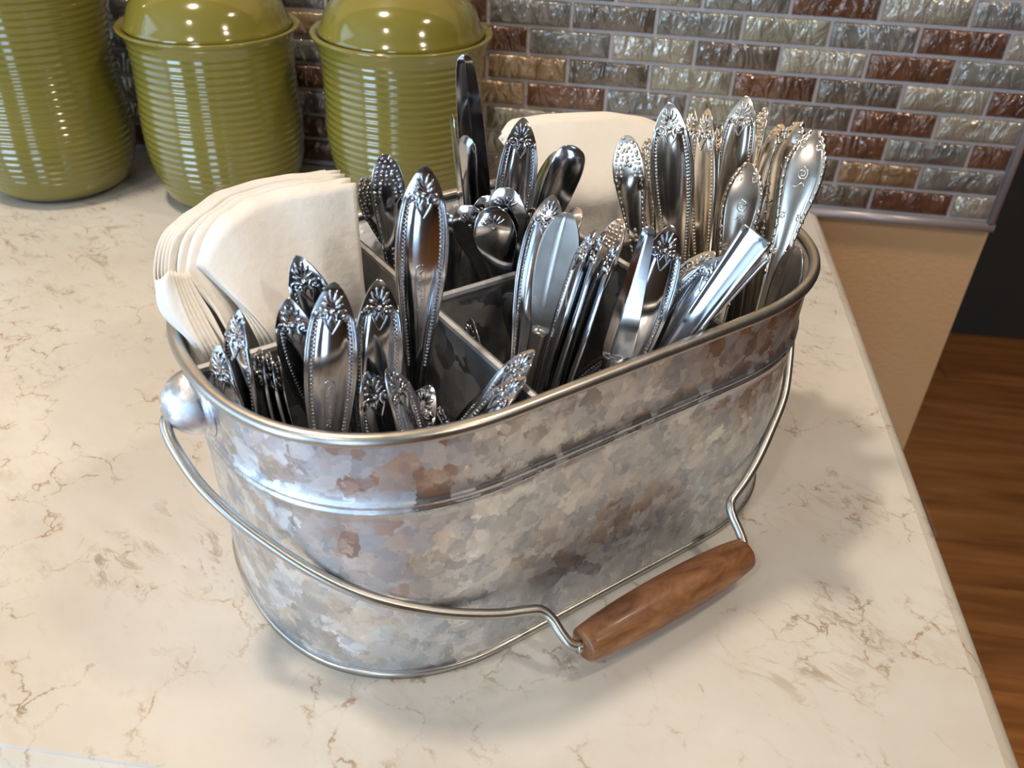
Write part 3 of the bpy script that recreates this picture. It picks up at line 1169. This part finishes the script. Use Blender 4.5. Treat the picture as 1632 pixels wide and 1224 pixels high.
def beads_mesh(kind, Lmm):
    verts, faces = [], []
    t = 16.5
    while t < min(96, Lmm - 50):
        w = smooth_w(kind, t)
        for sg in (-1, 1):
            x = sg * w * .70
            blob(verts, faces, (x, surf_y(kind, x, t, Lmm) - .12, Lmm - t), (.74, .74, .85), (0, 0, 1), 6, 4)
        t += 1.85
    return fix_normals(mesh('beaded_border', verts, faces))


def floral_mesh(kind, Lmm):
    """bow with a fan above and a pointed drop below, raised from the tip"""
    verts, faces = [], []

    def P(x, t, dy=0.0):
        return (x, surf_y(kind, x, t, Lmm) + dy, Lmm - t)
    for ang, ln in [(-62, 4.2), (-36, 5.6), (-12, 6.6), (12, 6.6), (36, 5.6), (62, 4.2)]:
        a = R_(ang)
        d = Vector((math.sin(a) * .85, 0, math.cos(a)))
        c = Vector(P(0, 10.6)) + d * (ln * .60 + 1.0)
        c.y = surf_y(kind, c.x, Lmm - c.z, Lmm) - .1
        blob(verts, faces, c, (ln * .58, .95, .8), d, 8, 4)
    blob(verts, faces, P(0, 11.4, 0), (1.6, 1.6, 1.35), (1, 0, 0), 8, 5)
    for sg in (-1, 1):
        pts = []
        for i in range(10):
            a = R_(215 - i * 42)
            rr = 2.9 - .15 * i
            pts.append(P(sg * (4.4 + rr * math.cos(a)), 12.8 - rr * math.sin(a) * .85, .1))
        curl(verts, faces, pts, .95)
        blob(verts, faces, P(sg * 4.5, 12.8, 0), (1.1, 1.1, .9), (1, 0, 0), 6, 4)
        curl(verts, faces, [P(sg * x, t, .1) for x, t in [(3.2, 14.2), (2.5, 16.2), (1.3, 18.6), (.2, 20.6)]], .85)
        curl(verts, faces, [P(sg * x, t, .1) for x, t in [(.3, 13.0), (1.2, 14.6), (1.8, 16.2), (2.2, 17.8)]], .75)
    return fix_normals(mesh('floral_tip', verts, faces))


def grape_mesh(kind, Lmm, seed):
    verts, faces = [], []
    r = random.Random(seed)
    t = 1.6
    while t < 22:
        w = smooth_w(kind, t) * .9
        k = max(1, int(w * 2 / 2.5))
        for i in range(k):
            x = (-w + 2 * w * (i + .5) / k) + r.uniform(-.35, .35)
            tt = t + r.uniform(-.5, .5)
            if t > 15 and abs(x) < w * .45:
                continue
            q = r.uniform(.9, 1.45)
            blob(verts, faces, (x, surf_y(kind, x, max(.5, tt), Lmm) - .1, Lmm - tt), (q, q * r.uniform(.7, 1), q * .95), (r.uniform(-1, 1), 0, r.uniform(-1, 1) + .01), 7, 4)
        t += 2.1
    while t < 84:
        w = smooth_w(kind, t)
        for sg in (-1, 1):
            x = sg * w * .80
            q = r.uniform(.7, 1.15)
            blob(verts, faces, (x, surf_y(kind, x, t, Lmm) - .1, Lmm - t), (q * 1.3, q * .8, q * .8), (sg * r.uniform(-.6, .6), 0, 1), 6, 4)
        t += r.uniform(2.2, 3.6)
    for t in (50, 53, 56, 60):
        blob(verts, faces, (0, surf_y(kind, 0, t, Lmm) - .1, Lmm - t), (1.6, 1.2, .9), (0, 0, 1), 7, 4)
    return fix_normals(mesh('embossed_pattern', verts, faces))


def scroll_mesh(kind, Lmm, seed):
    verts, faces = [], []
    r = random.Random(seed)

    def P(x, t, dy=0.0):
        return (x, surf_y(kind, x, max(.5, t), Lmm) + dy, Lmm - t)
    t = 1.5
    while t < 78:
        w = smooth_w(kind, t)
        for sg in (-1, 1):
            q = r.uniform(.85, 1.5) * (1.15 if t < 12 else .9)
            blob(verts, faces, P(sg * w * .88, t, -.15), (q * 1.5, q * .85, q), (sg * r.uniform(-.8, .1), 0, 1), 7, 4)
        t += r.uniform(2.4, 3.8) if t < 20 else r.uniform(3.0, 6.5)
    for sg in (-1, 1):
        for t0, R0 in ((8, 3.0), (46, 2.0), (66, 1.6)):
            w = smooth_w(kind, t0)
            pts = []
            for i in range(10):
                a = R_(120 - i * 46)
                rr = R0 * (1 - .085 * i)
                pts.append(P(sg * (w * .52 + rr * .8 * math.cos(a)), t0 - rr * math.sin(a), .03))
            curl(verts, faces, pts, .8)
    pts = []
    for i in range(14):                        # engraved-looking initial swirl in the middle of the panel
        a = R_(80 + i * 50)
        rr = 3.6 * (1 - .062 * i)
        pts.append(P(rr * math.cos(a) * .9, 23 - rr * math.sin(a), -.1))
    curl(verts, faces, pts, .6)
    curl(verts, faces, [P(-2.5 + i * .8, 29 - 1.4 * math.sin(i * .8), -.1) for i in range(8)], .55)
    return fix_normals(mesh('scrollwork', verts, faces))


def shell_mesh(kind, Lmm):
    verts, faces = [], []
    for ang in (-60, -36, -12, 12, 36, 60):
        a = R_(ang)
        d = Vector((math.sin(a), 0, math.cos(a)))
        c = Vector((d.x * 4.6, 0, Lmm - 9.5 + d.z * 3.6))
        c.y = surf_y(kind, c.x, Lmm - c.z, Lmm) - .12
        blob(verts, faces, c, (2.9, .85, .6), d, 8, 4)
    blob(verts, faces, (0, surf_y(kind, 0, 10.5, Lmm) - .1, Lmm - 10.5), (1.3, 1.3, .7), (1, 0, 0), 7, 4)
    return fix_normals(mesh('shell_tip', verts, faces))


def stamp_mesh(kind, Lmm):
    """small worn oblong stamp down the middle of the panel: a sunk-looking outline and illegible strokes"""
    verts, faces = [], []
    r = random.Random(5)

    def P(x, t, dy=0.0):
        return (x, surf_y(kind, x, t, Lmm) + dy, Lmm - t)
    pts = []
    for i in range(9):
        a = PI * i / 8
        pts.append(P(2.0 * math.cos(a), 44 - 2.0 * math.sin(a), -.12))
    curl(verts, faces, [P(2.0, 60 - i * 2, -.12) for i in range(8)] + pts + [P(-2.0, 46 + i * 2, -.12) for i in range(8)], .50, 4)
    t = 45.0
    while t < 64:
        k = r.choice((1, 2, 2))
        for q in range(k):
            x = r.uniform(-.9, .9)
            blob(verts, faces, P(x, t + q * .5, -.1), (r.uniform(.6, 1.15), .30, .55), (r.uniform(-.3, 1), 0, r.uniform(-.6, .6)), 5, 3)
        t += 1.35
    return fix_normals(mesh('maker_stamp', verts, faces))


MESH = {}


def part_mesh(what, kind, Lmm, fn, *a):
    key = (what, kind, Lmm) + tuple(a)
    if key not in MESH:
        MESH[key] = fn(kind, Lmm, *a)
    return MESH[key]


PROTO = {}


def make_piece(name, kind, Lmm, tone, stamped):
    """root Empty and its parts, in local coordinates"""
    m = M[STEEL[tone]]
    root = bpy.data.objects.new(name, None)
    root.empty_display_size = .01
    COL.objects.link(root)

    def add(nm, me, stuff=False):
        me2 = me if not me.materials or me.materials[0] == m else me.copy()
        if me2 is not me:
            me2.materials.clear()
        o = link(nm, me2, m, root, True)
        if stuff:
            o['kind'] = 'stuff'
        return o
    knife = kind in ('blade', 'facet_blade', 'spreader')
    bl = 0 if knife else 46
    if knife:
        add('blade', part_mesh('handle', kind, Lmm, handle_mesh, bl))
    else:
        add('handle', part_mesh('handle', kind, Lmm, handle_mesh, bl))
        add('bowl', part_mesh('bowl', kind, Lmm, bowl_mesh, bl))
    if kind == 'beaded':
        add('beaded_border', part_mesh('beads', kind, Lmm, beads_mesh), True)
        add('floral_tip', part_mesh('floral', kind, Lmm, floral_mesh))
        if stamped:
            add('maker_stamp', part_mesh('stamp', kind, Lmm, stamp_mesh))
    elif kind == 'ornate':
        add('embossed_pattern', part_mesh('grape', kind, Lmm, grape_mesh, Lmm % 3))
    elif kind == 'scroll':
        add('scrollwork', part_mesh('scroll', kind, Lmm, scroll_mesh, Lmm % 3))
    elif kind == 'fiddle':
        add('shell_tip', part_mesh('shell', kind, Lmm, shell_mesh))
    return root


def copy_piece(root):
    r = root.copy()
    COL.objects.link(r)
    for ch in list(root.children):
        c = ch.copy()
        COL.objects.link(c)
        c.parent = r
    return r


GROUP = {'a': 'steel cutlery in the front left compartment', 'b': 'cutlery in the front middle compartment',
         'c': 'cutlery in the rear middle compartment', 'd': 'silver cutlery in the front right compartment'}
PIECES = [
    ('a1', 'beaded', 's', (-0.5091, -0.5928, 0.0178), (-0.5381, -0.5789, 0.1644), (-0.465, -0.885, -0.008)),
    ('a2', 'beaded', 's', (-0.5245, -0.5781, 0.0121), (-0.5274, -0.5778, 0.1821), (-0.604, -0.797, -0.009)),
    ('a3', 'beaded', 's', (-0.5099, -0.5613, 0.0119), (-0.5233, -0.5735, 0.1608), (-0.778, -0.617, -0.121)),
    ('a4', 'beaded', 's', (-0.4976, -0.5652, 0.0109), (-0.5201, -0.5727, 0.1591), (-0.771, -0.619, -0.148)),
    ('a5', 'beaded', 's', (-0.4966, -0.56, 0.0131), (-0.5204, -0.564, 0.151), (-0.771, -0.618, -0.151)),
    ('a6', 'beaded', 's', (-0.4609, -0.5217, 0.0093), (-0.5118, -0.546, 0.1908), (0.134, -0.986, -0.094)),
    ('a7', 'beaded', 's', (-0.4881, -0.5319, 0.0083), (-0.5085, -0.5692, 0.1833), (0.065, -0.978, -0.2)),
    ('a8', 'beaded', 's', (-0.5025, -0.5873, 0.0152), (-0.4881, -0.5686, 0.1936), (0.248, -0.965, 0.081)),
    ('a9', 'beaded', 's', (-0.4844, -0.5812, 0.0103), (-0.4735, -0.5522, 0.1876), (0.438, -0.891, 0.119)),
    ('a10', 'beaded', 's', (-0.4709, -0.5334, 0.0115), (-0.4577, -0.5341, 0.2311), (0.179, -0.984, -0.014)),
    ('a11', 'beaded', 's', (-0.4848, -0.5203, 0.0114), (-0.484, -0.564, 0.1444), (0.597, -0.761, -0.254)),
    ('a12', 'beaded', 's', (-0.4621, -0.5616, 0.0157), (-0.4744, -0.5732, 0.1547), (0.726, -0.687, 0.007)),
    ('a13', 'beaded', 's', (-0.4504, -0.5555, 0.0149), (-0.4631, -0.5788, 0.1625), (0.983, -0.175, 0.057)),
    ('a14', 'beaded', 's', (-0.4966, -0.5521, 0.0139), (-0.4535, -0.5541, 0.1365), (-0.194, -0.98, 0.052)),
    ('a15', 'beaded', 's', (-0.4129, -0.5743, 0.0087), (-0.4537, -0.5327, 0.1136), (0.94, 0.149, 0.306)),
    ('b1', 'beaded', 's', (-0.4831, -0.5433, 0.0149), (-0.4172, -0.5604, 0.1485), (-0.802, -0.497, 0.332)),
    ('b2', 'beaded', 's', (-0.4955, -0.5972, 0.0149), (-0.412, -0.57, 0.1605), (-0.814, -0.266, 0.517)),
    ('b3', 'beaded', 's', (-0.4746, -0.599, 0.0137), (-0.4101, -0.5571, 0.1653), (-0.765, -0.458, 0.452)),
    ('b4', 'plain_round', 's', (-0.384, -0.4579, 0.0106), (-0.4281, -0.476, 0.1422), (-0.463, -0.844, -0.271)),
    ('b5', 'beaded', 's', (-0.4124, -0.4932, 0.0122), (-0.4463, -0.4967, 0.1377), (-0.68, -0.705, -0.203)),
    ('b6', 'spreader', 'd', (-0.4276, -0.5309, 0.0118), (-0.4016, -0.4798, 0.1929), (-0.149, -0.946, 0.288)),
    ('b7', 'beaded', 's', (-0.426, -0.5262, 0.0145), (-0.4107, -0.459, 0.1916), (-0.117, -0.925, 0.361)),
    ('b8', 'plain_round', 'w', (-0.4143, -0.5184, 0.0167), (-0.3999, -0.4552, 0.1846), (-0.853, -0.459, 0.246)),
    ('b9', 'beaded', 's', (-0.4197, -0.5379, 0.011), (-0.3904, -0.4974, 0.1943), (-0.971, -0.146, 0.188)),
    ('b10', 'beaded', 's', (-0.4132, -0.5507, 0.0147), (-0.3856, -0.5011, 0.196), (-0.972, -0.144, 0.187)),
    ('b11', 'beaded', 's', (-0.4095, -0.5536, 0.0128), (-0.3791, -0.5077, 0.1946), (-0.966, -0.163, 0.203)),
    ('b12', 'facet_blade', 's', (-0.3877, -0.5398, 0.0132), (-0.3635, -0.4951, 0.1963), (-0.072, -0.967, 0.245)),
    ('b13', 'beaded', 's', (-0.3879, -0.5178, 0.0099), (-0.3527, -0.4887, 0.1943), (0.155, -0.98, 0.125)),
    ('b14', 'beaded', 'w', (-0.4043, -0.4764, 0.0119), (-0.3317, -0.4734, 0.1766), (-0.767, -0.539, 0.348)),
    ('b15', 'beaded', 's', (-0.4088, -0.4826, 0.0142), (-0.3264, -0.495, 0.1849), (-0.491, -0.853, 0.175)),
    ('b16', 'plain_square', 's', (-0.3934, -0.5042, 0.016), (-0.317, -0.5012, 0.2008), (-0.505, -0.834, 0.223)),
    ('b17', 'plain_square', 's', (-0.3891, -0.4941, 0.0162), (-0.3104, -0.4925, 0.1892), (-0.901, -0.141, 0.411)),
    ('b18', 'beaded', 's', (-0.4296, -0.4751, 0.0168), (-0.3656, -0.4963, 0.1279), (-0.75, -0.578, 0.321)),
    ('c1', 'ornate', 'd', (-0.4508, -0.4068, 0.0173), (-0.5116, -0.442, 0.183), (-0.134, -0.958, -0.253)),
    ('c2', 'ornate', 's', (-0.4884, -0.4508, 0.012), (-0.4952, -0.4536, 0.2019), (0.248, -0.969, -0.006)),
    ('c3', 'blade', 's', (-0.4473, -0.3667, 0.0128), (-0.4609, -0.4237, 0.2455), (0.169, -0.96, -0.225)),
    ('c4', 'blade', 's', (-0.4461, -0.4179, 0.0167), (-0.4623, -0.4487, 0.2238), (-0.912, -0.388, -0.129)),
    ('c5', 'plain_round', 's', (-0.4414, -0.3906, 0.0145), (-0.4581, -0.4381, 0.2081), (-0.706, -0.671, -0.226)),
    ('c6', 'beaded', 's', (-0.4467, -0.4396, 0.0127), (-0.4318, -0.4015, 0.2085), (0.234, -0.958, 0.168)),
    ('c7', 'ornate', 's', (-0.4274, -0.426, 0.0137), (-0.4428, -0.3956, 0.1904), (-0.92, -0.392, -0.012)),
    ('c8', 'plain_round', 's', (-0.456, -0.3794, 0.0128), (-0.4033, -0.4209, 0.2013), (-0.122, -0.976, -0.181)),
    ('c9', 'plain_round', 's', (-0.4693, -0.3835, 0.0117), (-0.4128, -0.4046, 0.1918), (-0.857, -0.468, 0.214)),
    ('c10', 'fiddle', 's', (-0.4162, -0.4412, 0.0161), (-0.4401, -0.4633, 0.183), (0.224, -0.97, -0.097)),
    ('c11', 'fiddle', 's', (-0.4107, -0.4244, 0.0154), (-0.4349, -0.457, 0.1907), (-0.131, -0.971, -0.198)),
    ('c12', 'fiddle', 's', (-0.4152, -0.4009, 0.0131), (-0.4439, -0.4523, 0.1832), (0.153, -0.953, -0.262)),
    ('c13', 'fiddle', 's', (-0.4132, -0.4072, 0.013), (-0.4536, -0.4597, 0.1804), (-0.141, -0.935, -0.327)),
    ('c14', 'plain_round', 's', (-0.4765, -0.4202, 0.0144), (-0.4643, -0.4505, 0.171), (-0.072, -0.98, -0.184)),
    ('c15', 'beaded', 'w', (-0.4294, -0.3804, 0.0144), (-0.4212, -0.4531, 0.1789), (-0.527, -0.787, -0.322)),
    ('d1', 'ornate', 'w', (-0.3282, -0.4331, 0.0154), (-0.3779, -0.4161, 0.2084), (-0.309, -0.951, 0.004)),
    ('d2', 'ornate', 'w', (-0.3207, -0.4004, 0.0138), (-0.3674, -0.4168, 0.2075), (-0.85, -0.467, -0.245)),
    ('d3', 'beaded', 'w', (-0.3156, -0.4159, 0.015), (-0.3587, -0.428, 0.2304), (-0.119, -0.99, -0.08)),
    ('d4', 'ornate', 'w', (-0.3029, -0.4119, 0.0103), (-0.3553, -0.421, 0.2031), (-0.443, -0.882, -0.162)),
    ('d5', 'beaded', 'w', (-0.3001, -0.4346, 0.0161), (-0.3445, -0.3796, 0.2139), (-0.878, -0.474, -0.065)),
    ('d6', 'beaded', 'w', (-0.3032, -0.4422, 0.0177), (-0.3384, -0.3977, 0.22), (-0.807, -0.591, -0.01)),
    ('d7', 'beaded', 'w', (-0.2988, -0.407, 0.0122), (-0.3292, -0.3864, 0.2088), (-0.965, -0.228, -0.126)),
    ('d8', 'beaded', 'w', (-0.3135, -0.3926, 0.0103), (-0.3137, -0.3666, 0.2187), (-0.372, -0.921, 0.115)),
    ('d9', 'ornate', 'w', (-0.2917, -0.3852, 0.0124), (-0.302, -0.354, 0.2097), (-0.951, -0.31, -0.001)),
    ('d10', 'scroll', 'w', (-0.3209, -0.4585, 0.0135), (-0.3092, -0.3982, 0.1933), (-0.121, -0.939, 0.323)),
    ('d11', 'ornate', 'w', (-0.2892, -0.41, 0.0091), (-0.2905, -0.3508, 0.2001), (-0.786, -0.592, 0.178)),
    ('d12', 'scroll', 'w', (-0.2879, -0.4171, 0.0138), (-0.2845, -0.3677, 0.2075), (-0.729, -0.66, 0.181)),
    ('d13', 'scroll', 'w', (-0.302, -0.4593, 0.0145), (-0.2784, -0.3924, 0.2121), (-0.286, -0.897, 0.338)),
    ('d14', 'spreader', 'd', (-0.3022, -0.4713, 0.0093), (-0.281, -0.4284, 0.162), (-0.836, -0.488, 0.253)),
    ('d15', 'plain_round', 'w', (-0.2951, -0.4361, 0.0111), (-0.2983, -0.3746, 0.2013), (-0.982, -0.186, 0.043)),
    ('d16', 'ornate', 'w', (-0.4062, -0.4957, 0.0168), (-0.3771, -0.4473, 0.1771), (-0.69, -0.649, 0.321)),
]
LABELS = {
    'a1': 'small steel handle tip beside the round bail ear at the caddy end',
    'a2': 'narrow sideways steel handle standing against the left napkin edges',
    'a3': 'thin dark steel handle seen edge on, just right of the narrow sideways one',
    'a4': 'thin dark steel handle seen edge on, middle one of three below the napkin corner',
    'a5': 'thin dark steel handle seen edge on, rightmost of three below the napkin corner',
    'a6': 'beaded steel handle leaning left, its floral tip rising against the napkin face',
    'a7': 'beaded steel handle leaning left with a bright left edge, in front of the napkin',
    'a8': 'broad beaded steel handle facing forward with a stamped panel, nearest the front rim',
    'a9': 'broad beaded steel handle with a stamped panel, right of the nearest broad one',
    'a10': 'tallest beaded steel handle, upright where the dividers cross',
    'a11': 'short dark beaded handle with one bright left edge, low behind the front rim',
    'a12': 'short dark beaded handle peeping out behind the bright-edged short one',
    'a13': 'dark beaded handle turned sideways with a curved pale edge beside the cross divider',
    'a14': 'short beaded handle leaning right with a bright floral tip touching the front rim',
    'a15': 'thin pale handle edge low at the front rim, right of the bright floral tip',
    'b1': 'lowest floral handle of the three leaning over the cross divider at the front rim',
    'b2': 'middle floral handle of the three leaning over the cross divider at the front rim',
    'b3': 'topmost floral handle of the three leaning over the cross divider at the front rim',
    'b4': 'small plain steel handle tip low in the dark middle of the front compartment',
    'b5': 'dark beaded handle low against the front middle cross divider, its tip barely lit',
    'b6': 'broad flat butter knife blade with a rounded end, dull grey, in the centre',
    'b7': 'bright bluish beaded handle directly behind the flat butter knife blade',
    'b8': 'plain brownish handle edge just right of the flat butter knife blade',
    'b9': 'dark beaded handle seen nearly edge on, first to the right of the butter knife',
    'b10': 'dark handle with a shiny beaded edge, second right of the butter knife',
    'b11': 'dark handle with a shiny beaded edge, third right of the butter knife',
    'b12': 'bluish pointed knife blade with a long ridge, upright in the front middle compartment',
    'b13': 'dark beaded handle with a bright floral tip, right of the bluish ridged knife blade',
    'b14': 'warm-toned beaded handle leaning right with a cream floral tip above the front rim',
    'b15': 'blue-glinting beaded handle leaning right beneath the square-ended handles',
    'b16': 'plain square-ended steel handle leaning far right, upper of the pair',
    'b17': 'plain square-ended steel handle leaning far right, lower of the pair along the rim',
    'b18': 'floral handle tip lying low against the middle of the front rim',
    'c1': 'dark tarnished handle with embossed tip, behind the right edge of the left napkins',
    'c2': 'steel handle with a grape-like embossed tip in front of the right green canister',
    'c3': 'long table knife blade pointing up, highest of all, before the right green canister',
    'c4': 'thin knife blade standing sideways, left of the tallest knife blade',
    'c5': 'dark plain handle beside the tallest knife blade, turned sideways',
    'c6': 'tall beaded handle with a pointed tip in front of the rear napkins',
    'c7': 'narrow dark embossed handle edge left of the tall handle before the rear napkins',
    'c8': 'plain rounded steel handle with a blue glint in front of the rear napkins',
    'c9': 'plain rounded handle turned sideways, tucked behind the blue-glinting plain one',
    'c10': 'wide waisted handle with a shell tip leaning at the crossing of the dividers',
    'c11': 'dark rounded handle, rearmost of the waisted handles bunched in the centre',
    'c12': 'dark rounded handle just above the wide shell-tipped handle in the centre',
    'c13': 'dark rounded handle left of the wide shell-tipped handle in the centre',
    'c14': 'plain dark rounded handle right of the tallest beaded handle',
    'c15': 'brownish beaded handle left of the bluish handle behind the butter knife',
    'd1': 'silver handle covered in embossed flowers, leftmost of the silver group',
    'd2': 'embossed silver handle seen sideways, second from the left of the silver group',
    'd3': 'beaded silver handle with bluish oval panel, tall at the left of the silver group',
    'd4': 'short embossed silver handle in front of the tall beaded one with an oval panel',
    'd5': 'beaded silver handle seen sideways, first of three side by side',
    'd6': 'beaded silver handle seen sideways, middle and brightest of three side by side',
    'd7': 'beaded silver handle seen sideways, last of three side by side',
    'd8': 'tallest beaded silver handle, leaning right over the silver group',
    'd9': 'embossed silver handle sideways just right of the tallest beaded silver one',
    'd10': 'low scroll-edged silver handle in the middle front of the silver group',
    'd11': 'silver handle with a knobbly grape tip behind the broad scrolled ones',
    'd12': 'scroll-edged silver handle left of the outermost broad scrolled one',
    'd13': 'broad scroll-edged silver handle with a swirl, farthest right of the silver group',
    'd14': 'dark butter knife blade inside the right end wall of the caddy',
    'd15': 'plain silver handle edge among the scrolled handles',
    'd16': 'warm embossed handle tip behind the bluish ridged knife, below the silver group',
}

for code, kind, tone, B, T, Nv in PIECES:
    B, T, Nv = Vector(B), Vector(T), Vector(Nv)
    ax = (T - B)
    Lmm = int(round(ax.length * 100)) * 10
    ax.normalize()
    stamped = code in ('a8', 'a9', 'a10')
    name = {'blade': 'table_knife', 'facet_blade': 'table_knife', 'spreader': 'butter_knife'}.get(kind, 'cutlery_piece')
    key = (name, kind, Lmm, tone, stamped)
    if key in PROTO:
        o = copy_piece(PROTO[key])
    else:
        o = make_piece(name, kind, Lmm, tone, stamped)
        PROTO[key] = o
    Nv = (Nv - ax * Nv.dot(ax)).normalized()
    X = Nv.cross(ax)
    rot = Matrix((X, Nv, ax)).transposed()
    o.rotation_euler = rot.to_euler()
    o.location = T - ax * (Lmm * MMT)
    tag(o, LABELS[code], 'knife' if 'knife' in name else 'cutlery', GROUP[code[0]])
